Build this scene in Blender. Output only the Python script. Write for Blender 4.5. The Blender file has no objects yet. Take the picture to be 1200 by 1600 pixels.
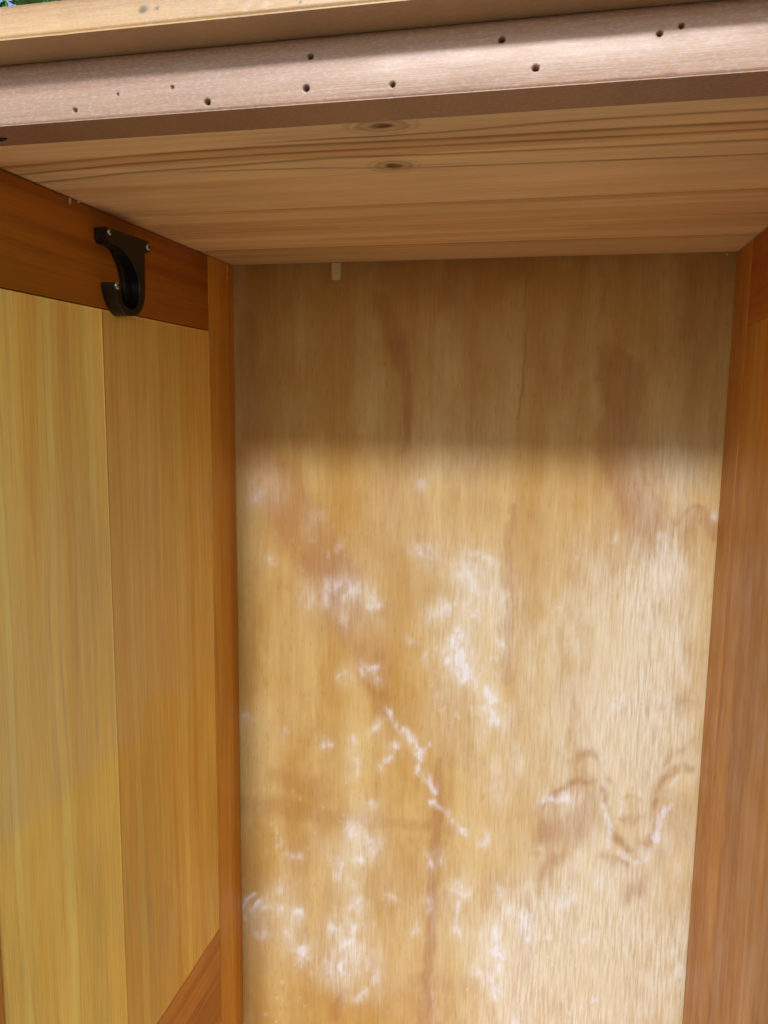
import bpy, bmesh, math, random
import numpy as np
from mathutils import Vector, Matrix
random.seed(4)
SC = bpy.context.scene
COL = SC.collection

# ------------------------------------------------------------------ camera
W, ZC = 0.56, 1.56                       # inside width of the wardrobe, height of its ceiling
CP = np.array([0.3886, -0.9048, 1.4014]); PITCH, YAW, ROLL, FPX = -0.1391, -0.2184, 0.0122, 1229.2
c_, s_ = math.cos, math.sin
FW = np.array([s_(YAW)*c_(PITCH), c_(YAW)*c_(PITCH), s_(PITCH)])
R0 = np.array([c_(YAW), -s_(YAW), 0.]); U0 = np.cross(R0, FW)
RT = c_(ROLL)*R0 + s_(ROLL)*U0; UP = -s_(ROLL)*R0 + c_(ROLL)*U0
cam = bpy.data.objects.new('camera', bpy.data.cameras.new('camera')); COL.objects.link(cam)
cam.matrix_world = Matrix([[RT[i], UP[i], -FW[i], CP[i]] for i in range(3)] + [[0, 0, 0, 1]])
cam.data.sensor_fit = 'HORIZONTAL'; cam.data.sensor_width = 36; cam.data.lens = 36*FPX/1200
cam.data.clip_start = 0.02; cam.data.clip_end = 500
SC.camera = cam

def on(px, py, ax, v):                   # photo pixel -> point on the plane coordinate[ax] = v
    d = FW + RT*(px-600)/FPX - UP*(py-800)/FPX
    return CP + d*((v-CP[ax])/d[ax])

# ------------------------------------------------------------------ light
SUN_EL, SUN_AZ = 25.6, -2.2              # elevation; azimuth from straight out of the wardrobe, minus = left
w = bpy.data.worlds.new('World'); SC.world = w; w.use_nodes = True
nt = w.node_tree; bg = nt.nodes['Background']
sky = nt.nodes.new('ShaderNodeTexSky'); sky.sky_type = 'NISHITA'; sky.sun_disc = False
sky.sun_elevation = math.radians(SUN_EL); sky.sun_rotation = math.radians(180 + SUN_AZ*-1)
sky.air_density = 1.0; sky.dust_density = 0.6; sky.ozone_density = 1.0
nt.links.new(sky.outputs[0], bg.inputs[0]); bg.inputs[1].default_value = 0.145
sl = bpy.data.lights.new('sun', 'SUN'); so = bpy.data.objects.new('sun', sl); COL.objects.link(so)
sl.energy = 2.15; sl.angle = math.radians(6.0); sl.color = (1.0, 0.995, 0.985)
az, el = math.radians(SUN_AZ), math.radians(SUN_EL)
sd = Vector((math.sin(az)*math.cos(el), -math.cos(az)*math.cos(el), math.sin(el)))   # towards the sun
so.rotation_euler = sd.to_track_quat('Z', 'Y').to_euler()
so.location = (0, -6, 5)
SC.view_settings.view_transform = 'Standard'; SC.view_settings.look = 'None'
SC.view_settings.exposure = 0.4; SC.view_settings.gamma = 1.0
SC.render.film_transparent = False
SC.cycles.max_bounces = 6; SC.cycles.diffuse_bounces = 5; SC.cycles.glossy_bounces = 3

# ------------------------------------------------------------------ helpers
def lin(r, g, b):
    f = lambda c: (c/255/12.92 if c/255 <= .04045 else ((c/255+.055)/1.055)**2.4)
    return (f(r), f(g), f(b), 1)

def vnoise(x, y, seed=0):                # smooth value noise on arrays
    xi, yi = np.floor(x).astype(np.int64), np.floor(y).astype(np.int64)
    fx, fy = x-xi, y-yi; fx = fx*fx*(3-2*fx); fy = fy*fy*(3-2*fy)
    def h(a, b):
        n = (a*374761393 + b*668265263 + seed*974711) & 0x7fffffff
        n = ((n ^ (n >> 13))*1274126177) & 0x7fffffff
        return ((n ^ (n >> 16)) & 0xffff)/65535.
    return (h(xi, yi)*(1-fx)+h(xi+1, yi)*fx)*(1-fy) + (h(xi, yi+1)*(1-fx)+h(xi+1, yi+1)*fx)*fy
def fbm(x, y, seed=0, o=4):
    t, a, s = 0, .5, 0
    for k in range(o):
        t = t + a*vnoise(x, y, seed+k*7); s += a; x = x*2.03+5.1; y = y*2.03+1.7; a *= .5
    return t/s
def sstep(a, b, x):
    t = np.clip((x-a)/(b-a), 0, 1); return t*t*(3-2*t)
def seg_d(px, py, pts):                  # distance of arrays to a polyline of (x, y, half width), in units of the width
    best = np.full(px.shape, 1e9)
    for (x0, y0, r0), (x1, y1, r1) in zip(pts[:-1], pts[1:]):
        dx, dy = x1-x0, y1-y0; t = np.clip(((px-x0)*dx+(py-y0)*dy)/(dx*dx+dy*dy), 0, 1)
        d = np.hypot(px-x0-t*dx, py-y0-t*dy)/(r0+t*(r1-r0)); best = np.minimum(best, d)
    return best
def in_poly(px, py, poly):               # signed distance to a polygon, > 0 inside
    d = np.full(px.shape, 1e9); ins = np.zeros(px.shape, bool); n = len(poly)
    for i in range(n):
        x0, y0 = poly[i]; x1, y1 = poly[(i+1) % n]; dx, dy = x1-x0, y1-y0
        t = np.clip(((px-x0)*dx+(py-y0)*dy)/(dx*dx+dy*dy), 0, 1)
        d = np.minimum(d, np.hypot(px-x0-t*dx, py-y0-t*dy))
        if y0 != y1:
            c = ((y0 > py) != (y1 > py)) & (px < (x1-x0)*(py-y0)/(y1-y0)+x0); ins ^= c
    return np.where(ins, d, -d)

def link(name, me, mat, parent=None, smooth=False):
    """one mesh object; mesh comes in world coordinates and is recentred on its own origin"""
    n = len(me.vertices); co = np.empty(n*3); me.vertices.foreach_get('co', co); co = co.reshape(-1, 3)
    mid = (co.min(0)+co.max(0))/2; co -= mid; me.vertices.foreach_set('co', co.ravel()); me.update()
    o = bpy.data.objects.new(name, me); COL.objects.link(o); o.location = mid
    if mat: me.materials.append(mat)
    if parent:
        o.parent = parent; o.location = Vector(mid) - world_loc(parent)
    if smooth:
        me.polygons.foreach_set('use_smooth', [True]*len(me.polygons))
    return o
def world_loc(o):
    v = Vector(o.location)
    while o.parent: o = o.parent; v = v + Vector(o.location)
    return v
def bm_mesh(bm, name):
    bmesh.ops.recalc_face_normals(bm, faces=bm.faces[:])
    me = bpy.data.meshes.new(name); bm.to_mesh(me); bm.free(); return me
def box(name, x0, x1, y0, y1, z0, z1, mat, parent=None, bev=.0008):
    bm = bmesh.new(); bmesh.ops.create_cube(bm, size=1)
    for v in bm.verts:
        v.co = ((x0+x1)/2+v.co.x*(x1-x0), (y0+y1)/2+v.co.y*(y1-y0), (z0+z1)/2+v.co.z*(z1-z0))
    if bev: bmesh.ops.bevel(bm, geom=bm.edges[:], offset=bev, segments=2, profile=.6, affect='EDGES')
    return link(name, bm_mesh(bm, name), mat, parent)
def tag(o, label=None, cat=None, group=None, kind=None):
    for k, v in (('label', label), ('category', cat), ('group', group), ('kind', kind)):
        if v: o[k] = v
    return o

def sheet(name, origin, du, dv, nu, nv, thick, mat, parent, attrs=None, disp=None, smooth=True, rim=.0007):
    """a board whose visible face is a fine grid: origin + u*du + v*dv, outward normal du x dv; attrs(P) -> dict of arrays"""
    origin, du, dv = map(np.array, (origin, du, dv)); n = np.cross(du, dv); n = n/np.linalg.norm(n)
    u, v = np.meshgrid(np.linspace(0, 1, nu), np.linspace(0, 1, nv), indexing='ij')
    P = (origin + u[..., None]*du + v[..., None]*dv).reshape(-1, 3)
    at = attrs(P) if attrs else {}
    lu, lv = np.linalg.norm(du), np.linalg.norm(dv)
    e = np.minimum(np.minimum(u, 1-u)*lu, np.minimum(v, 1-v)*lv).ravel()
    Q = P - n*(rim*np.clip(1-e/(rim*1.5), 0, 1))[:, None]
    if disp is not None: Q = Q + n*disp(P)[:, None]
    i, j = np.meshgrid(np.arange(nu-1), np.arange(nv-1), indexing='ij'); a = (i*nv+j).ravel()
    F = np.stack([a, a+nv, a+nv+1, a+1], 1).tolist()
    N = len(P); cr = [0, (nu-1)*nv, nu*nv-1, nv-1]
    B = [Q[k]-n*thick for k in cr]
    bnd = [[k*nv for k in range(nu)], [(nu-1)*nv+k for k in range(nv)], [k*nv+nv-1 for k in range(nu-1, -1, -1)], [k for k in range(nv-1, -1, -1)]]
    for q in range(4):
        F.append([N+(q+1) % 4, N+q][::1][::-1][::-1] + bnd[q])
    F.append([N+3, N+2, N+1, N])
    me = bpy.data.meshes.new(name); me.from_pydata(np.vstack([Q, B]).tolist(), [], F); me.update()
    for k, val in at.items():
        A = me.attributes.new(k, 'FLOAT', 'POINT'); A.data.foreach_set('value', np.concatenate([val, np.zeros(4)]).astype(np.float32))
    o = link(name, me, mat, parent)
    if smooth:
        sm = [True]*(len(F)-5)+[False]*5; me.polygons.foreach_set('use_smooth', sm)
    return o

class NB:                                # small node-building helper
    def __init__(s, name):
        s.m = bpy.data.materials.new(name); s.m.use_nodes = True; s.t = s.m.node_tree
        s.b = s.t.nodes['Principled BSDF']
    def n(s, kind, **kw):
        x = s.t.nodes.new('ShaderNode'+kind)
        for k, v in kw.items(): setattr(x, k, v)
        return x
    def put(s, sock, v):
        if hasattr(v, 'is_output'): s.t.links.new(v, sock)
        elif v is not None: sock.default_value = v
    def math(s, op, a, b=None, c=None, clamp=False):
        x = s.n('Math', operation=op, use_clamp=clamp); s.put(x.inputs[0], a)
        if b is not None: s.put(x.inputs[1], b)
        if c is not None: s.put(x.inputs[2], c)
        return x.outputs[0]
    def vec(s, a, b, c):
        x = s.n('CombineXYZ'); s.put(x.inputs[0], a); s.put(x.inputs[1], b); s.put(x.inputs[2], c); return x.outputs[0]
    def noise(s, v, scale=1, detail=2, rough=.5, dist=0):
        x = s.n('TexNoise'); s.put(x.inputs['Vector'], v); s.put(x.inputs['Scale'], scale)
        x.inputs['Detail'].default_value = detail; x.inputs['Roughness'].default_value = rough; x.inputs['Distortion'].default_value = dist
        return x.outputs['Fac']
    def mix(s, f, a, b, mode='MIX'):
        x = s.n('Mix', data_type='RGBA', blend_type=mode); s.put(x.inputs[0], f); s.put(x.inputs[6], a); s.put(x.inputs[7], b); return x.outputs[2]
    def rng(s, v, a, b, c=0, d=1, smooth=True):
        x = s.n('MapRange', interpolation_type='SMOOTHSTEP' if smooth else 'LINEAR')
        for k, q in zip(range(5), (v, a, b, c, d)): s.put(x.inputs[k], q)
        return x.outputs[0]
    def attr(s, name): return s.n('Attribute', attribute_name=name).outputs['Fac']
    def grey(s, v):
        return s.vec(v, v, v)

def pine(name, grain, across, light, mid, dark, freq=55, lines=9, line_amt=.5, streak=.25, rough=.35, coat=.3, bump=.15, vary=.12,
         attrs=(), spec=.5, wear_sheen=0, wsc=(1100, 330, 600), wth=(.42, .78)):
    """varnished pine: stretched noise whose contour lines make the growth rings"""
    N = NB(name); pos = N.n('SeparateXYZ'); N.put(pos.inputs[0], N.n('NewGeometry').outputs['Position'])
    oi = N.n('ObjectInfo'); rnd = oi.outputs['Random']; off = N.math('MULTIPLY', rnd, 37.0)
    u, g = pos.outputs[across], pos.outputs[grain]
    nrm = ({0, 1, 2} - {grain, across}).pop(); d = N.math('ADD', pos.outputs[nrm], off)
    wv = N.noise(N.vec(N.math('MULTIPLY', u, 9), N.math('MULTIPLY', g, 2.2), d), 1, 2)
    uw = N.math('ADD', u, N.math('MULTIPLY', wv, .025))
    if 'deflect' in attrs: uw = N.math('ADD', uw, N.attr('deflect'))
    v1 = N.noise(N.vec(N.math('MULTIPLY', uw, freq), N.math('MULTIPLY', g, .9), d), 1, 2.5, .5)
    ring = N.math('POWER', N.math('ADD', N.math('MULTIPLY', N.math('SINE', N.math('MULTIPLY', v1, lines*6.283)), .5), .5), 3.0)
    v2 = N.noise(N.vec(N.math('MULTIPLY', uw, freq*5), N.math('MULTIPLY', g, 4), d), 1, 4, .6)
    v3 = N.noise(N.vec(N.math('MULTIPLY', u, 900), N.math('MULTIPLY', g, 20), d), 1, 2, .65)
    big = N.noise(N.vec(N.math('MULTIPLY', u, 14), N.math('MULTIPLY', g, 3), d), 1, 3, .55)
    col = N.mix(N.rng(v1, .33, .68), light, mid)
    col = N.mix(N.math('MULTIPLY', ring, N.math('MULTIPLY', N.rng(v2, .3, .7), line_amt)), col, dark)
    k = N.math('ADD', 1 - streak/2, N.math('MULTIPLY', N.math('SUBTRACT', N.math('ADD', N.math('MULTIPLY', v2, .6), N.math('MULTIPLY', v3, .9)), .5), streak*2))
    k = N.math('MULTIPLY', k, N.math('ADD', 1-vary, N.math('MULTIPLY', rnd, 2*vary)))
    k = N.math('MULTIPLY', k, N.rng(big, .25, .75, .86, 1.12))
    col = N.mix(1.0, col, N.grey(k), 'MULTIPLY'); col = N.mix(1.0, col, oi.outputs['Color'], 'MULTIPLY')
    if 'line' in attrs: col = N.mix(N.math('MULTIPLY', N.attr('line'), .78), col, dark)
    if 'knot' in attrs: col = N.mix(N.attr('knot'), col, lin(66, 32, 12))
    rg = N.rng(N.noise(N.vec(N.math('MULTIPLY', u, 40), N.math('MULTIPLY', g, 14), d), 1, 4, .6), .3, .75, rough*.75, rough*1.35)
    if 'bloom' in attrs:                 # whitish reflection painted into the colour of the left planks
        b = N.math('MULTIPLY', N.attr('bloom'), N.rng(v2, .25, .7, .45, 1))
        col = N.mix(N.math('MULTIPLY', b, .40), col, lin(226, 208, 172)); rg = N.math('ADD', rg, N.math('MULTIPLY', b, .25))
    if wear_sheen:  # bluish specks: wear on the top board, painted sky sheen on the front rail
        wr = N.rng(N.noise(N.vec(N.math('MULTIPLY', u, wsc[0]), N.math('MULTIPLY', g, wsc[1]), N.math('MULTIPLY', d, wsc[2])), 1, 4, .7), *wth)
        col = N.mix(N.math('MULTIPLY', wr, wear_sheen), col, lin(196, 202, 226))
    if 'hole' in attrs: col = N.mix(N.attr('hole'), col, lin(14, 11, 10))
    N.put(N.b.inputs['Base Color'], col); N.put(N.b.inputs['Roughness'], rg)
    N.b.inputs['Specular IOR Level'].default_value = spec
    N.b.inputs['Coat Weight'].default_value = coat; N.b.inputs['Coat Roughness'].default_value = .42 if wear_sheen else .22
    bp = N.n('Bump'); bp.inputs['Strength'].default_value = bump; bp.inputs['Distance'].default_value = .0006
    N.put(bp.inputs['Height'], v3); N.put(N.b.inputs['Normal'], bp.outputs[0])
    return N.m

def plain(name, col, rough=.5, metal=0, var=.15, scale=200, bump=.1, coat=0):
    N = NB(name); p = N.n('NewGeometry').outputs['Position']; f = N.noise(p, scale, 4, .6)
    N.put(N.b.inputs['Base Color'], N.mix(1.0, col, N.grey(N.rng(f, .25, .75, 1-var, 1+var)), 'MULTIPLY'))
    N.put(N.b.inputs['Roughness'], N.rng(f, .3, .7, rough*.85, rough*1.2)); N.b.inputs['Metallic'].default_value = metal
    N.b.inputs['Coat Weight'].default_value = coat
    bp = N.n('Bump'); bp.inputs['Strength'].default_value = bump; bp.inputs['Distance'].default_value = .0005
    N.put(bp.inputs['Height'], f); N.put(N.b.inputs['Normal'], bp.outputs[0]); return N.m

# ------------------------------------------------------------------ materials
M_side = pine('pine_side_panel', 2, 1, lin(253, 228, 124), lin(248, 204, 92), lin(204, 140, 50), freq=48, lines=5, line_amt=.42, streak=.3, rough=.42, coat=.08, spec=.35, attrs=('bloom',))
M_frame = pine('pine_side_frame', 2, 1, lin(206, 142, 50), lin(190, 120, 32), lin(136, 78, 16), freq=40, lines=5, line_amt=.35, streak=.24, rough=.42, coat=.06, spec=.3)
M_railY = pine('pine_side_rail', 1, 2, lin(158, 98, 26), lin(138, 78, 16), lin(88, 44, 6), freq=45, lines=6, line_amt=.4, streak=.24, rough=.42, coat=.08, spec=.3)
M_ceil = pine('pine_ceiling', 0, 1, lin(240, 214, 170), lin(228, 190, 142), lin(100, 60, 30), freq=42, lines=4, line_amt=.18, streak=.2, rough=.6, coat=0, spec=.15, attrs=('deflect', 'line', 'knot'), vary=.08)
M_rail = pine('pine_front_rail', 0, 2, lin(178, 140, 112), lin(160, 116, 86), lin(126, 84, 56), freq=60, lines=4, line_amt=.3, streak=.3, rough=.5, coat=.75, bump=.3, spec=.5, attrs=('hole',), wear_sheen=.3)
M_top = pine('pine_top_board', 0, 2, lin(196, 158, 104), lin(178, 134, 78), lin(120, 78, 36), freq=60, lines=4, line_amt=.4, streak=.3, rough=.42, coat=.6, bump=.25, wear_sheen=.25, attrs=('hole',))
M_base = pine('pine_base', 0, 2, lin(190, 130, 70), lin(168, 104, 48), lin(120, 66, 24))
M_black = plain('black_plastic', lin(3, 3, 5), .42, 0, .25, 900, .15)
M_black.node_tree.nodes['Principled BSDF'].inputs['Specular IOR Level'].default_value = .6
M_steel = plain('zinc_screw', lin(190, 186, 176), .32, 1, .2, 2500, .2)
M_tape = plain('old_tape', lin(244, 234, 200), .6, 0, .12, 700, .2)
M_glue = plain('dried_glue', lin(214, 190, 150), .45, 0, .15, 900, .2)
M_ground = plain('concrete', (.26, .21, .15, 1), .9, 0, .25, 6, .3)
M_bark = plain('bark', lin(92, 74, 56), .9, 0, .3, 30, .6)
def leafmat():
    N = NB('leaf'); r = N.n('ObjectInfo').outputs['Random']; p = N.n('NewGeometry').outputs['Position']
    N.put(N.b.inputs['Base Color'], N.mix(N.rng(N.noise(p, 9, 3), .3, .7), (.035, .10, .018, 1), (.10, .22, .04, 1)))
    N.b.inputs['Roughness'].default_value = .5
    return N.m
M_leaf = leafmat()

def plymat():
    """stained plywood back: vertical veneer grain, damp stains and white bloom kept in mesh attributes"""
    N = NB('plywood_back'); pos = N.n('SeparateXYZ'); N.put(pos.inputs[0], N.n('NewGeometry').outputs['Position'])
    u, g = pos.outputs[0], pos.outputs[2]
    m = lambda a, k: N.math('MULTIPLY', a, k)
    wv = N.noise(N.vec(m(u, 12), m(g, 3), 0.), 1, 2); uw = N.math('ADD', u, m(wv, .012))
    b1 = N.noise(N.vec(m(uw, 26), m(g, 1.6), 3.), 1, 3, .55)
    b2 = N.noise(N.vec(m(uw, 150), m(g, 6), 5.), 1, 4, .6)
    f1 = N.noise(N.vec(m(u, 900), m(g, 22), 7.), 1, 3, .6)
    f2 = N.noise(N.vec(m(u, 380), m(g, 26), 9.), 1, 3, .65)
    cl = N.noise(N.vec(m(u, 11), m(g, 6), 1.), 1, 4, .6)
    col = N.mix(N.rng(b1, .3, .7), lin(186, 158, 104), lin(168, 132, 73))
    col = N.mix(m(N.rng(cl, .40, .66), .75), col, lin(164, 124, 60))
    k = N.math('ADD', .63, N.math('ADD', m(b2, .20), N.math('ADD', m(f1, .20), m(f2, .30))))
    col = N.mix(1., col, N.grey(k), 'MULTIPLY')
    pores = N.rng(N.noise(N.vec(m(u, 420), m(g, 60), 2.), 1, 2, .6), .58, .74)
    col = N.mix(m(pores, .35), col, lin(132, 84, 40))
    st = N.math('MULTIPLY', N.attr('stain'), N.rng(b2, .2, .7, .8, 1.05))
    col = N.mix(m(st, .78), col, lin(136, 80, 46))
    col = N.mix(m(N.attr('crack'), .5), col, lin(96, 56, 26))
    vl = N.math('MULTIPLY', N.attr('veil'), N.rng(f2, .32, .66, .6, N.rng(cl, .3, .7, 1.0, 1.4)))
    col = N.mix(m(vl, .7), col, lin(204, 198, 182))
    col = N.mix(m(N.attr('edge'), .6), col, lin(140, 92, 44))
    bl = N.math('MULTIPLY', N.attr('bloom'), N.rng(f1, .32, .62, .5, 1.15), clamp=True)
    col = N.mix(m(bl, .68), col, lin(208, 210, 224))
    N.put(N.b.inputs['Base Color'], col)
    N.put(N.b.inputs['Roughness'], N.math('ADD', .52, m(bl, .3))); N.b.inputs['Specular IOR Level'].default_value = .15
    bp = N.n('Bump'); bp.inputs['Strength'].default_value = .12; bp.inputs['Distance'].default_value = .0005
    N.put(bp.inputs['Height'], f1); N.put(N.b.inputs['Normal'], bp.outputs[0]); return N.m
M_ply = plymat()

# ------------------------------------------------------------------ ground
gb = bmesh.new(); gn = 24
for i in range(gn+1):
    for j in range(gn+1):
        gb.verts.new(((i/gn-.5)*160, (j/gn-.5)*160, 0))
gb.verts.ensure_lookup_table()
for i in range(gn):
    for j in range(gn):
        a = i*(gn+1)+j; gb.faces.new([gb.verts[k] for k in (a, a+gn+1, a+gn+2, a+1)])
tag(link('ground', bm_mesh(gb, 'ground'), M_ground), kind='structure')

# ------------------------------------------------------------------ wardrobe
YF, YB = -.4785, -.4465                   # front and back face of the front rail
YS, YG, YJ = -.0686, -.4448, -.2812       # back stile edge, front post edge, plank joint
ZR, ZB, ZFL = 1.4783, .748, .50           # underside of the side's top rail, top of its bottom rail, floor
ward = bpy.data.objects.new('wardrobe', None); COL.objects.link(ward); ward.location = (W/2, -.24, 0)
ward.empty_display_size = .1
tag(ward, 'open orange pine wardrobe with stained plywood back and pale front rail', 'wardrobe')

# --- back panel with its stains, laid out from the photograph onto the panel
bl_px = [(665,872,16,.8),(729,895,22,.55),(755,880,8,.7),(747,925,16,.55),(676,959,14,.4),(747,959,11,.55),(693,951,8,.6),(787,936,7,.9),(712,996,14,.95),
 (725,1034,20,1),(706,1034,10,.8),(734,1056,9,1),(785,1009,7,.9),(661,1034,7,.6),(759,1079,9,.75),(766,1105,11,.9),(781,1127,11,.8),(511,925,16,.6),
 (541,925,13,.75),(581,929,8,.7),(582,951,8,.6),(536,972,6,.75),(534,1056,7,.95),(571,1041,8,.65),(586,1039,6,.8),(596,1064,6,.6),(592,1137,7,.75),
 (509,1157,7,.75),(558,1159,8,.5),(552,1191,11,.6),(571,1255,11,.6),(564,1296,13,.75),(676,1259,6,.7),(727,1291,7,.95),(781,1204,9,.65),(777,1232,12,.4),
 (402,775,12,.5),(657,756,12,.45),(419,872,8,.4),(387,1127,10,.4),(440,1135,10,.3),(530,850,8,.5),(489,809,10,.4),(560,1299,13,.7),(579,1320,13,.75),
 (521,1341,10,.75),(564,1348,7,.95),(536,1357,6,.7),(526,1376,8,.85),(551,1384,6,.6),(552,1417,13,.6),(521,1451,8,.85),(545,1447,9,.85),(536,1476,9,1),
 (560,1494,18,.65),(534,1515,8,1),(519,1511,13,.5),(590,1526,12,.55),(569,1556,9,.65),(537,1545,13,.4),(402,1416,7,.95),(434,1414,7,.85),(417,1429,6,.6),
 (461,1432,8,.95),(453,1459,6,.85),(470,1485,11,.95),(477,1477,6,.8),(406,1455,11,.45),(444,1384,8,.55),(462,1335,8,.6),(672,1404,9,.6),(680,1344,8,.85),
 (648,1447,5,.85),(620,1399,9,.4),(725,1386,11,.95),(777,1387,8,.85),(716,1417,9,.5),(714,1455,9,.6),(770,1462,11,.95),(774,1496,15,.95),(777,1552,11,.85),
 (759,1530,8,.95),(736,1524,7,.85),(794,1425,7,.85),(825,1440,10,.95),(825,1462,6,.95),(851,1457,5,.85),(885,1404,15,.6),(761,1309,8,.7),(885,1249,11,.7),
 (859,1252,6,.85),(1035,1275,8,.85),(1020,1312,8,.95),(1005,1335,7,.65),(967,1333,9,.5),(919,1462,6,.8),(934,1387,13,.4),(930,1560,6,.75),(1065,1515,8,.6),
 (799,1594,8,.95),(965,846,6,.5),(1037,842,8,.55),(1047,865,8,.45),(960,1114,6,.85),(1001,944,10,.5),(1014,981,10,.5),(983,1020,9,.3),(975,1105,12,.35),
 (750,1150,9,.4),(800,1180,8,.4),(705,1390,8,.5),(640,1000,9,.3),(690,1080,12,.3),(740,860,8,.35),(1117,800,5,.6),(480,930,10,.3),(610,1170,7,.45)]
bl_st = [([(609,1112,8),(620,1131,9),(639,1154,7),(656,1176,7),(656,1202,5),(676,1225,6),(680,1238,5)], .85), ([(656,1176,4),(664,1168,4),(675,1167,3)], .6),
 ([(618,1169,6),(606,1186,6),(595,1199,6)], .6), ([(395,1393,4),(386,1402,4),(383,1420,4),(386,1436,5)], .75), ([(943,1258,4),(950,1285,5),(951,1310,5),(946,1326,5)], .8),
 ([(706,1010,7),(718,1030,9),(733,1056,7)], .7), ([(757,1078,5),(768,1100,6),(781,1128,5)], .7), ([(676,1259,4),(700,1274,4),(727,1291,5)], .5),
 ([(778,1465,6),(772,1490,6),(780,1520,6),(777,1555,6)], .6), ([(716,1412,4),(712,1440,4),(720,1462,4)], .45), ([(1047,1260,4),(1035,1280,5),(1022,1310,5)], .7), ([(934,1184,3),(946,1206,3),(938,1232,4)], .6), ([(962,1232,3),(975,1256,3),(968,1272,3)], .4), ([(888,1250,5),(872,1255,5),(862,1252,4)], .6), ([(1010,1345,4),(990,1345,4),(962,1334,5)], .5), ([(1060,1210,3),(1048,1230,4),(1040,1250,4)], .5)]
veil_px = [(1000,945,70,.7),(1015,1080,80,.6),(1000,1160,60,.5),(930,1450,70,.55),(1010,1500,60,.35),(960,1380,45,.5),(740,980,60,.45),(560,930,50,.35),(560,1340,50,.25),
 (550,1480,55,.25),(770,1480,45,.5),(450,1430,50,.35),(740,900,50,.35),(1060,740,60,.35),(720,740,70,.3),(620,800,60,.2),(900,1130,60,.35),(880,1400,40,.4),(700,1130,50,.25),
 (860,1010,70,.25),(1040,890,40,.4),(640,1440,60,.2),(420,770,30,.3),(780,1200,60,.35),(960,1000,150,.6),(980,1230,160,.5),(960,1520,180,1.0),(800,1560,120,.5),(1040,760,60,.3)]
st_poly = [([(938,400),(952,400),(948,470),(944,535),(975,545),(1001,548),(1003,600),(998,660),(996,700),(1012,755),(1040,795),(1058,815),(1070,800),(1080,790),(1100,797),(1122,808),
  (1122,838),(1085,835),(1062,848),(1056,880),(1030,905),(1008,880),(985,862),(968,805),(945,760),(925,700),(938,640),(928,590),(930,530)], 12, .5),
 ([(845,1318),(838,1280),(866,1240),(905,1222),(935,1222),(946,1262),(955,1310),(930,1330),(890,1325),(862,1345),(845,1345)], 22, .5),
 ([(1085,1225),(1060,1238),(1040,1265),(1028,1300),(1010,1335),(1040,1345),(1090,1320)], 22, .35),
 ([(935,1335),(985,1345),(1000,1345),(1003,1380),(996,1415),(980,1415),(975,1370),(940,1350)], 8, .5)]
st_path = [([(400,705,34),(440,760,46),(470,830,42),(520,890,30),(555,970,34),(580,1040,30),(596,1108,14)], .48), ([(598,470,16),(618,530,20),(634,590,10),(636,700,8)], .5),
 ([(640,700,12),(655,800,14),(660,860,10)], .2), ([(802,790,6),(796,880,9),(788,960,12),(792,1060,10)], .5), ([(686,1190,7),(684,1300,9),(676,1420,9),(668,1560,10),(662,1640,10)], .6),
 ([(826,1400,10),(818,1480,15),(812,1560,18),(806,1640,18)], .5), ([(370,1258,13),(430,1262,17),(520,1278,15),(600,1286,10),(720,1296,8)], .3), ([(650,1532,12),(760,1545,12),(840,1562,18),(900,1575,14)], .25),
 ([(540,1548,7),(520,1585,9)], .45), ([(850,1300,16),(855,1345,12),(850,1420,16)], .5), ([(430,1215,14),(500,1235,22)], .25), ([(600,420,40),(700,430,60),(800,400,40)], .3),
 ([(385,500,16),(395,620,22),(400,700,28)], .4), ([(1085,420,14),(1075,520,16)], .3), ([(560,960,20),(590,960,18)], .35), ([(1095,1100,10),(1020,1105,18),(950,1110,12)], .2)]
edge_path = [([(926,1219,4),(938,1228,5),(945,1238,4),(949,1256,4),(954,1282,4),(960,1312,5),(975,1324,5),(994,1335,5),(1009,1320,5),(1018,1305,4)], 1.),
 ([(1018,1300,3),(1020,1264,4),(1026,1241,5),(1035,1222,4),(1046,1207,5),(1060,1195,5),(1078,1203,4)], .9), ([(968,1276,4),(990,1286,5),(1005,1281,5),(1031,1270,3)], .6),
 ([(941,1342,4),(971,1346,4),(985,1352,4)], .7), ([(997,1345,5),(1009,1369,6),(1000,1392,8)], .7), ([(885,1190,3),(911,1180,4),(924,1177,4),(940,1198,3),(952,1222,3)], .7),
 ([(836,1330,8),(848,1305,12),(842,1280,6),(850,1262,5),(870,1240,4),(890,1224,4),(926,1219,4)], .9), ([(1085,1150,3),(1068,1168,4),(1050,1176,4),(1040,1190,3)], .6), ([(985,1400,9),(992,1392,9)], .6),
 ([(1058,815,2.5),(1080,790,2.5),(1100,797,2.5),(1120,808,2.5)], .6), ([(997,690,2.5),(1012,755,3),(1040,795,3),(1058,815,3)], .5), ([(800,860,1.6),(802,960,1.8),(800,1060,1.6)], .3),
 ([(960,1230,3),(972,1244,3),(985,1240,3),(1000,1250,3)], .4), ([(1090,1085,4),(1060,1100,5),(1040,1108,4),(1010,1104,5)], .4), ([(862,1345,6),(880,1338,5),(850,1360,9)], .5)]
crack_path = [([(822,430,1.2),(821,480,1.6)], .5), ([(821,520,1.),(816,600,1.6),(809,655,1.4)], .8), ([(636,560,1.2),(638,690,1.)], .35), ([(933,1160,1.2),(931,1200,1.2)], .5)]
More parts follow.
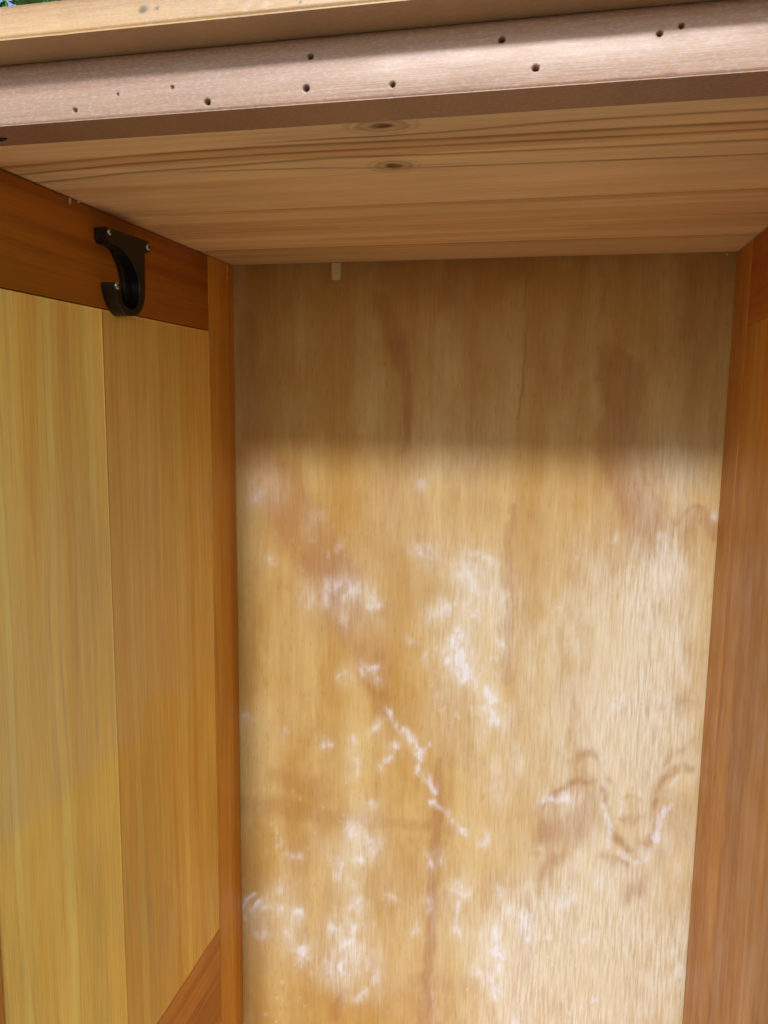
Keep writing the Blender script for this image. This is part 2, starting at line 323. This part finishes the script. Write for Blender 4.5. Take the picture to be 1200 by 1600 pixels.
def back_attrs(P):
    d = P - CP; z = d@FW; px = 600+FPX*(d@RT)/z; py = 800-FPX*(d@UP)/z
    wx = (fbm(px/26, py/34, 3, 4)-.5); wy = (fbm(px/26+9, py/34+4, 11, 4)-.5)
    qx, qy = px+wx*34, py+wy*40                     # ragged edges
    sx, sy = px+wx*16, py+wy*16
    sp = sstep(.30, .62, fbm(px/7, py/12, 21, 3))
    bloom = np.zeros(len(P)); veil = np.zeros(len(P)); stain = np.zeros(len(P)); edge = np.zeros(len(P)); crack = np.zeros(len(P))
    for x, y, r, a in bl_px:
        m = (abs(px-x) < 5*r+20) & (abs(py-y) < 5*r+24)
        bloom[m] += a*np.exp(-(((qx[m]-x)/r)**2+((qy[m]-y)/(r*1.15))**2)) ; veil[m] += .3*a*np.exp(-(((qx[m]-x)/(2.4*r))**2+((qy[m]-y)/(2.8*r))**2))
    for pts, a in bl_st:
        bloom += a*np.exp(-seg_d(sx, sy, pts)**2)
    bloom = np.clip(bloom, 0, 1.15)*(.25+.75*sp)
    scat = .7*sstep(.72, .84, fbm(px/9, py/13, 55, 2))*sstep(.45, .7, fbm(px/90, py/120, 61, 3))*sstep(780, 960, py)
    bloom = np.clip(bloom+.5*scat, 0, 1)
    for x, y, r, a in veil_px:
        veil += a*np.exp(-(((qx-x)/r)**2+((qy-y)/(r*1.2))**2))
    veil = np.clip(veil*(.35+1.1*fbm(px/18, py/60, 31, 4)), 0, 1)
    for poly, soft, a in st_poly:
        stain = np.maximum(stain, a*sstep(-soft*.6, soft*1.2, in_poly(qx, qy, poly)))
    for pts, a in st_path:
        stain = np.maximum(stain, a*np.exp(-(seg_d(qx*.5+px*.5, sy, pts)/1.05)**4))
    stain = np.clip(stain*(.25+.75*fbm(px/16, py/70, 41, 4)+.75*fbm(px/5, py/34, 43, 3)) + .22*sstep(.52, .8, fbm(px/60, py/130, 47, 4)), 0, 1)
    for pts, a in edge_path: edge = np.maximum(edge, a*np.exp(-(seg_d(qx*.5+px*.5, qy*.5+py*.5, pts)/1.7)**2))
    edge *= np.clip(2.0*(fbm(px/13, py/17, 51, 3)-.12), 0, 1.)*(.5+.8*fbm(px/4, py/18, 53, 3))
    for pts, a in crack_path: crack = np.maximum(crack, a*np.exp(-seg_d(px+wx*8, py, pts)**2))
    return dict(bloom=bloom, veil=veil, stain=stain, edge=edge, crack=crack)
bp_ = sheet('back_panel', (-.019, 0, ZFL-.017), (W+.038, 0, 0), (0, 0, ZC+.034-ZFL), 420, 770, .006, M_ply, ward, back_attrs)
bp_['label'] = 'plywood back panel with white bloom and brown damp stains'

# --- side walls: top rail, bottom rail, stile and three upright planks each
def reflection_left(P):  # pale reflection painted on the left planks, stored as bloom
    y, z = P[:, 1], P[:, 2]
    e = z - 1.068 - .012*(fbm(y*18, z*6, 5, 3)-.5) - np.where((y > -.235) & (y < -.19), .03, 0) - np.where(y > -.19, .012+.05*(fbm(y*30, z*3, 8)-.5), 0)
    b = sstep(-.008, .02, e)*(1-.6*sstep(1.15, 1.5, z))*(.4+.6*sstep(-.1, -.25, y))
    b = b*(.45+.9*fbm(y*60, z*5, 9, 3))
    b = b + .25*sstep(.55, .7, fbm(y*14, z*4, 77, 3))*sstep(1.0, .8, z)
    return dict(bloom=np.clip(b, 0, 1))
def side(sgn, x0):
    """sgn +1: left wall facing right; -1: right wall facing left"""
    lab = 'left' if sgn > 0 else 'right'
    X = lambda a, b: (min(x0-sgn*a, x0-sgn*b), max(x0-sgn*a, x0-sgn*b))
    g = .0005
    st = box('side_stile', *X(0, .02), YS, -.0003, ZFL+.001, ZC-.0006, M_frame, ward, bev=.0005 if sgn > 0 else .0002)
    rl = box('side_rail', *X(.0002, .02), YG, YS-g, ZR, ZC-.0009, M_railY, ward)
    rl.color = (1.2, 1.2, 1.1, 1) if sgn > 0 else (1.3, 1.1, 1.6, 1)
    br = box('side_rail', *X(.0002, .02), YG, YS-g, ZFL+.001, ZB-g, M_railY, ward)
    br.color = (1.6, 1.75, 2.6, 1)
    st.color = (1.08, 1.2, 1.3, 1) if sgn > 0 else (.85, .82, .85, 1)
    ed = [YG+.0003, YJ, YS-.0009]
    tone = [(1, 1, .90, 1), (.76, .65, .46, 1)]
    for (a, b), tn in zip(zip(ed[:-1], ed[1:]), tone):
        dep = .0006 if sgn > 0 else .0002
        if sgn > 0:
            o = sheet('plank', (x0-dep, a, ZB+.0002), (0, b-a, 0), (0, 0, ZR-ZB-.0012), max(8, int((b-a)/.0025)), 240, .012, M_side, ward, reflection_left, rim=.00004)
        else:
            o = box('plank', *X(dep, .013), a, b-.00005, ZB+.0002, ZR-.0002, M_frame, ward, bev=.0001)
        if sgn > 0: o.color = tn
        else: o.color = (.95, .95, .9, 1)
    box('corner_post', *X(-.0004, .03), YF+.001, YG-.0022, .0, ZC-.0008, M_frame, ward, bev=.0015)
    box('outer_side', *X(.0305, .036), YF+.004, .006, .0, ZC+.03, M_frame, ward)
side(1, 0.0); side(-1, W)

# --- ceiling planks
lines_px = [[(400,224),(520,216),(600,212),(690,206),(760,200),(860,191),(1000,182),(1200,170)], [(0,262),(200,244),(400,230),(560,222),(700,216),(1000,199),(1200,189)],
            [(0,276),(200,256),(400,242),(600,231),(800,221),(1000,211),(1200,201)], [(0,292),(200,270),(400,255),(520,246),(600,243),(700,240),(1000,227),(1200,217)],
            [(640,262),(760,258),(1000,248),(1200,240)], [(300,268),(500,262),(590,262)]]
LW = [[on(x, y, 2, ZC) for x, y in L] for L in lines_px]
KN = [(on(597, 197, 2, ZC), .017, .0105), (on(615, 259, 2, ZC), .014, .0115)]
def ceil_attrs(P):
    x, y = P[:, 0], P[:, 1]
    line = np.zeros(len(P)); knot = np.zeros(len(P)); de = np.zeros(len(P))
    yw = y + .0016*(fbm(x*14, y*20, 5, 3)-.5)
    for k, L in enumerate(LW):
        xs = np.array([p[0] for p in L]); ys = np.array([p[1] for p in L])
        yy = np.interp(x, xs, ys); wd = [.0016, .0024, .0020, .0021, .0015, .0012][k]
        s = (yw-yy)/wd
        fade = sstep(xs[0]-.03, xs[0]+.03, x)*sstep(xs[-1]+.1, xs[-1]-.03, x) if k in (4, 5) else (sstep(xs[0]-.04, xs[0]+.06, x) if k == 0 else 1)
        line = np.maximum(line, fade*np.where(s > 0, np.exp(-(s/1.5)**2), np.exp(-(s/.6)**2))*(.45+.6*fbm(x*30, y*300, k, 3)))
    for (c, a, b) in KN:
        dx, dy = x-c[0], y-c[1]; r = np.sqrt((dx/a)**2+(dy/b)**2)
        rw = r + .3*(fbm(x*160, y*260, 3, 3)-.5)
        knot = np.maximum(knot, .95*sstep(.62, .25, rw)*(.6+.5*fbm(x*300, y*500, 9)))
        knot = np.maximum(knot, .42*np.exp(-((rw-.85)/.13)**2)); knot = np.maximum(knot, .25*sstep(1.1, .7, rw))
        knot = np.maximum(knot, .2*np.exp(-((rw-1.25)/.1)**2))
        de += np.sign(dy)*.012*np.exp(-(dx/.03)**2-(dy/.02)**2)
    return dict(line=np.clip(line, 0, 1), knot=np.clip(knot, 0, 1), deflect=de)
ce = [YB+.0004, -.340, -.2535, -.1750, -.0900, -.0002]
for a, b in zip(ce[:-1], ce[1:]):
    fine = b < -.2
    sheet('ceiling_plank', (-.019, b-.0002, ZC), (W+.038, 0, 0), (0, a-b+.0002, 0), 300 if fine else 60, 110 if fine else 20, .018, M_ceil, ward, ceil_attrs, rim=.0003)

# --- front rail with nail and screw holes, top board
holes = [((485,88),.0014),((478,137),.0016),((323,158),.0016),((116,171),.0012),((269,136),.0008),((613,131),.0013),((784,62),.0015),((837,106),.0015),((1031,52),.0013),((1065,40),.0012),((184,147),.0005)]
HW = [(on(x, y, 1, YF), r) for (x, y), r in holes]
def hole_f(P):
    h = np.zeros(len(P))
    for c, r in HW:
        dx, dz = P[:, 0]-c[0], P[:, 2]-c[2]; rr = np.hypot(dx, dz*1.15)*(1+.25*(fbm(dx*900, dz*900, int(r*1e5), 2)-.5))
        h = np.maximum(h, sstep(r*1.2, r*.7, rr))
    return h
def rail_disp(P):
    z = (P[:, 2]-ZC)/.032
    prof = -.0016*np.clip((.40-z)/.40, 0, 1)**1.6 - .0008*np.clip((z-.9)/.1, 0, 1)**2
    nick = -.00008*fbm(P[:, 0]*60, P[:, 2]*260, 13, 3) - .0008*sstep(.06, 0, z)*sstep(.62, .8, fbm(P[:, 0]*60, P[:, 2]*20, 17, 3))
    return prof + nick - .005*hole_f(P)
rl = sheet('front_rail', (-.0305, YF, ZC-.0008), (W+.061, 0, 0), (0, 0, .0324), 1100, 60, YB-YF, M_rail, ward, lambda P: dict(hole=hole_f(P)), rail_disp)
rl['label'] = 'pale front rail, bluish sky sheen in its colour, dotted with dark nail holes'
YO, ZT = -.5068, 1.592
def top_disp(P):
    z = (P[:, 2]-ZT)/.0175
    return -.0022*np.clip((z-.75)/.25, 0, 1)**2 - .0006*np.clip((.12-z)/.12, 0, 1)**2 - .0003*sstep(.6, .8, fbm(P[:, 0]*40, P[:, 2]*80, 23, 3))
def top_marks(P):
    h = np.zeros(len(P))
    for (x, y), r in (((225, 14), .0026), ((245, 13), .0014), ((221, 18), .0016), ((470, 3), .0012)):
        c = on(x, y, 1, YO); rr = np.hypot(P[:, 0]-c[0], (P[:, 2]-c[2])*1.4)*(1+.6*(fbm(P[:, 0]*500, P[:, 2]*500, 4, 2)-.5))
        h = np.maximum(h, .7*sstep(r*1.2, r*.5, rr))
    return dict(hole=h)
sheet('top_board', (-.075, YO, ZT), (W+.15, 0, 0), (0, 0, .0175), 500, 24, .53, M_top, ward, top_marks, top_disp)
box('rail_backing', -.03, W+.03, YB+.0005, .0055, ZC+.0185, ZT-.0005, M_base, ward)

# --- floor and base of the carcase
for k in range(5):
    y0 = YF+.03+k*.09; box('floor_plank', .0005, W-.0005, y0, min(y0+.0895, -.0005), ZFL-.018, ZFL, M_ceil, ward)
box('base_panel', .0005, W-.0005, YF+.006, YF+.026, .06, ZFL-.019, M_base, ward)

# --- dried glue flecks and the pin head in the corners
def blob(name, c, size, mat, seed=0, parent=ward):
    bm = bmesh.new(); bmesh.ops.create_icosphere(bm, subdivisions=2, radius=1); rr = random.Random(seed)
    for v in bm.verts:
        k = 1+.35*(rr.random()-.5); v.co = Vector((c[0]+v.co.x*size[0]*k, c[1]+v.co.y*size[1]*k, c[2]+v.co.z*size[2]*k))
    return link(name, bm_mesh(bm, name), mat, parent, True)
p = on(355, 420, 0, 0.); blob('glue_fleck', (0, p[1], p[2]), (.0007, .0012, .0055), M_glue, 1)
p = on(355, 434, 0, 0.); blob('glue_fleck', (0, p[1], p[2]), (.0006, .0009, .003), M_glue, 2)
p = on(108, 304, 0, 0.); blob('glue_fleck', (.0004, p[1], ZC-.003), (.0008, .0013, .0032), M_glue, 3)
p = on(122, 313, 0, 0.); blob('glue_fleck', (.0004, p[1], ZC-.001), (.0008, .0011, .0014), M_glue, 4)
p = on(288, 361, 2, ZC); blob('glue_fleck', (p[0], p[1], ZC), (.0032, .002, .0004), M_glue, 5)
blob('pin_head', (.5503, -.0006, 1.5578), (.0016, .0014, .0016), M_steel, 6)
p = on(3, 214, 2, ZC); blob('hinge_stub', (p[0]-.004, p[1], ZC-.0014), (.008, .002, .0012), M_black, 7)

# ------------------------------------------------------------------ strip of tape at the top of the back panel
tb = bmesh.new(); rr = random.Random(5); tn = 10; vs = []
x0, x1, z0, z1 = .1222, .1338, 1.5392, 1.5594
for j in range(tn+1):
    for i in range(4):
        f, g = i/3, j/tn; x = x0+(x1-x0)*f; z = z1-(z1-z0)*g
        if j == tn: z += .0012*abs(f-.45)*2 + .0006*rr.random()
        vs.append(tb.verts.new((x+.0003*(rr.random()-.5)+.0012*g*(f-.5)*-1, -.0007-.0003*rr.random(), z)))
for j in range(tn):
    for i in range(3):
        a = j*4+i; tb.faces.new([vs[k] for k in (a, a+4, a+5, a+1)])
bmesh.ops.solidify(tb, geom=tb.faces[:], thickness=.0003)
tag(link('tape_strip', bm_mesh(tb, 'tape_strip'), M_tape), 'short cream strip of tape stuck below the ceiling on the back panel', 'tape')

# ------------------------------------------------------------------ black rod hook on the left wall
hook = bpy.data.objects.new('rod_hook', None); COL.objects.link(hook); hook.location = (0, -.24, 1.51); hook.empty_display_size = .03
tag(hook, 'black plastic wardrobe rod hook screwed to the left wall below the ceiling', 'hook')
XT = .013
def crop(pts, X): return [on(120+a/8, 330+b/8, 0, X)[1:] for a, b in pts]
def smooth(pts, n=5):                    # Catmull-Rom through the points
    P = [np.array(q) for q in pts]; out = []
    for i in range(len(P)-1):
        a, b, c, d = P[max(i-1, 0)], P[i], P[i+1], P[min(i+2, len(P)-1)]
        for k in range(n):
            t = k/n; out.append(.5*((2*b)+(c-a)*t+(2*a-5*b+4*c-d)*t*t+(3*b-a-3*c+d)*t**3))
    return out+[P[-1]]
outer = [(855,540),(857,800),(858,1020),(846,1140),(815,1240),(760,1298),(690,1314),(625,1300),(565,1225),(513,1110),(482,990),(470,885)]
inner = [(546,885),(549,1000),(562,1085),(592,1155),(640,1205),(700,1228),(750,1205),(780,1130),(793,1000),(784,880),(738,730),(650,560),(560,470),(480,415)]
def extrude(name, loop, xa, xb, mat, parent, bev=.0007):
    bm = bmesh.new(); A = [bm.verts.new((xa, q[0], q[1])) for q in loop]; f = bm.faces.new(A)
    r = bmesh.ops.extrude_face_region(bm, geom=[f]); top = [g for g in r['geom'] if isinstance(g, bmesh.types.BMVert)]
    for v in top: v.co.x = xb
    bmesh.ops.recalc_face_normals(bm, faces=bm.faces[:])
    if bev:
        ed = [e for e in bm.edges if abs(e.verts[0].co.x-e.verts[1].co.x) < 1e-7 and abs(e.verts[0].co.x-xb) < 1e-6]
        bmesh.ops.bevel(bm, geom=ed, offset=bev, segments=2, profile=.5, affect='EDGES')
    return link(name, bm_mesh(bm, name), mat, parent)
J = crop([(385,195),(910,378),(918,518),(862,526)], XT) + smooth(crop(outer, XT)) + smooth(crop(inner, XT)) + crop([(420,402),(388,340)], XT)
extrude('hook_body', J, .0003, XT, M_black, hook)
plate = smooth(crop([(425,395),(480,520),(555,700),(592,880),(602,1000),(615,1100),(645,1190)], .0045)) + crop([(700,1290),(790,1255),(832,1100),(835,900),(800,740),(720,560),(620,440),(520,400)], .0045)
extrude('hook_plate', plate, .0005, .0045, M_black, hook, .0004)
def screw(cx, cy, r=.0034):
    y, z = on(120+cx/8, 330+cy/8, 0, XT)[1:]; bm = bmesh.new(); n = 20; rows = [(r*1.0, -.001), (r, .0006), (r*.8, .0013), (r*.45, .0017), (r*.2, .0011)]
    rings = [[bm.verts.new((XT+h, y+q*math.cos(2*math.pi*k/n), z+q*math.sin(2*math.pi*k/n))) for k in range(n)] for q, h in rows]
    for a, b in zip(rings[:-1], rings[1:]):
        for k in range(n): bm.faces.new((a[k], a[(k+1) % n], b[(k+1) % n], b[k]))
    bm.faces.new(rings[-1])
    o = link('screw', bm_mesh(bm, 'screw'), M_steel, hook, True)
    b2 = bmesh.new()
    for s in (0, 1):
        m = bmesh.ops.create_cube(b2, size=1)['verts']
        for v in m:
            a, b = v.co.y*r*1.1, v.co.z*r*.28
            if s: a, b = b, a*1.
            v.co = (XT+.00165+v.co.x*.0008 + s*.00001, y+a, z+b)
    link('screw_slot', bm_mesh(b2, 'screw_slot'), M_black, o)
screw(408, 262, .0026); screw(888, 448, .0032); screw(505, 930, .0034)

# ------------------------------------------------------------------ tree behind the wardrobe, a glimpse of it above the top board
tree = bpy.data.objects.new('leafy_tree', None); COL.objects.link(tree); tree.location = (-2.3, 2.5, 0)
tag(tree, 'green leafy tree behind the top left corner of the wardrobe', 'tree')
rt = random.Random(9)
def tube(bm, a, b, ra, rb, n=8):
    a, b = Vector(a), Vector(b); ax = (b-a).normalized(); s = ax.orthogonal().normalized(); t = ax.cross(s)
    A = [bm.verts.new(a+(s*math.cos(6.2832*k/n)+t*math.sin(6.2832*k/n))*ra) for k in range(n)]
    B = [bm.verts.new(b+(s*math.cos(6.2832*k/n)+t*math.sin(6.2832*k/n))*rb) for k in range(n)]
    for k in range(n): bm.faces.new((A[k], A[(k+1) % n], B[(k+1) % n], B[k]))
tb = bmesh.new(); base = Vector((-2.3, 2.5, 0)); knee = Vector((-2.25, 2.45, 1.6)); tube(tb, base, knee, .09, .065)
limbs = []
for k in range(14):
    a = rt.uniform(0, 6.28); e = knee+Vector((math.cos(a)*rt.uniform(.4, 1.0), math.sin(a)*rt.uniform(.4, .9), rt.uniform(.5, 1.9)))
    st = knee+Vector((0, 0, rt.uniform(-.1, .25))); tube(tb, st, e, .035, .01, 6); limbs.append((st, e))
tr = link('trunk', bm_mesh(tb, 'trunk'), M_bark, tree, True)
V, F = [], []
for k in range(16000):
    st, e = limbs[rt.randrange(len(limbs))]; f = rt.uniform(.45, 1.12)
    c = st.lerp(e, f)+Vector((rt.gauss(0, .2), rt.gauss(0, .2), rt.gauss(0, .2)))
    l = rt.uniform(.05, .09); d = Vector((rt.gauss(0, 1), rt.gauss(0, 1), rt.gauss(-.2, .7))).normalized(); s = d.cross(Vector((rt.random(), rt.random(), rt.random()+.2))).normalized()*l*.38
    b = len(V); V += [c, c+d*l*.5+s, c+d*l, c+d*l*.5-s]; F.append((b, b+1, b+2, b+3))
me = bpy.data.meshes.new('crown'); me.from_pydata([tuple(v) for v in V], [], F); link('crown', me, M_leaf, tree)
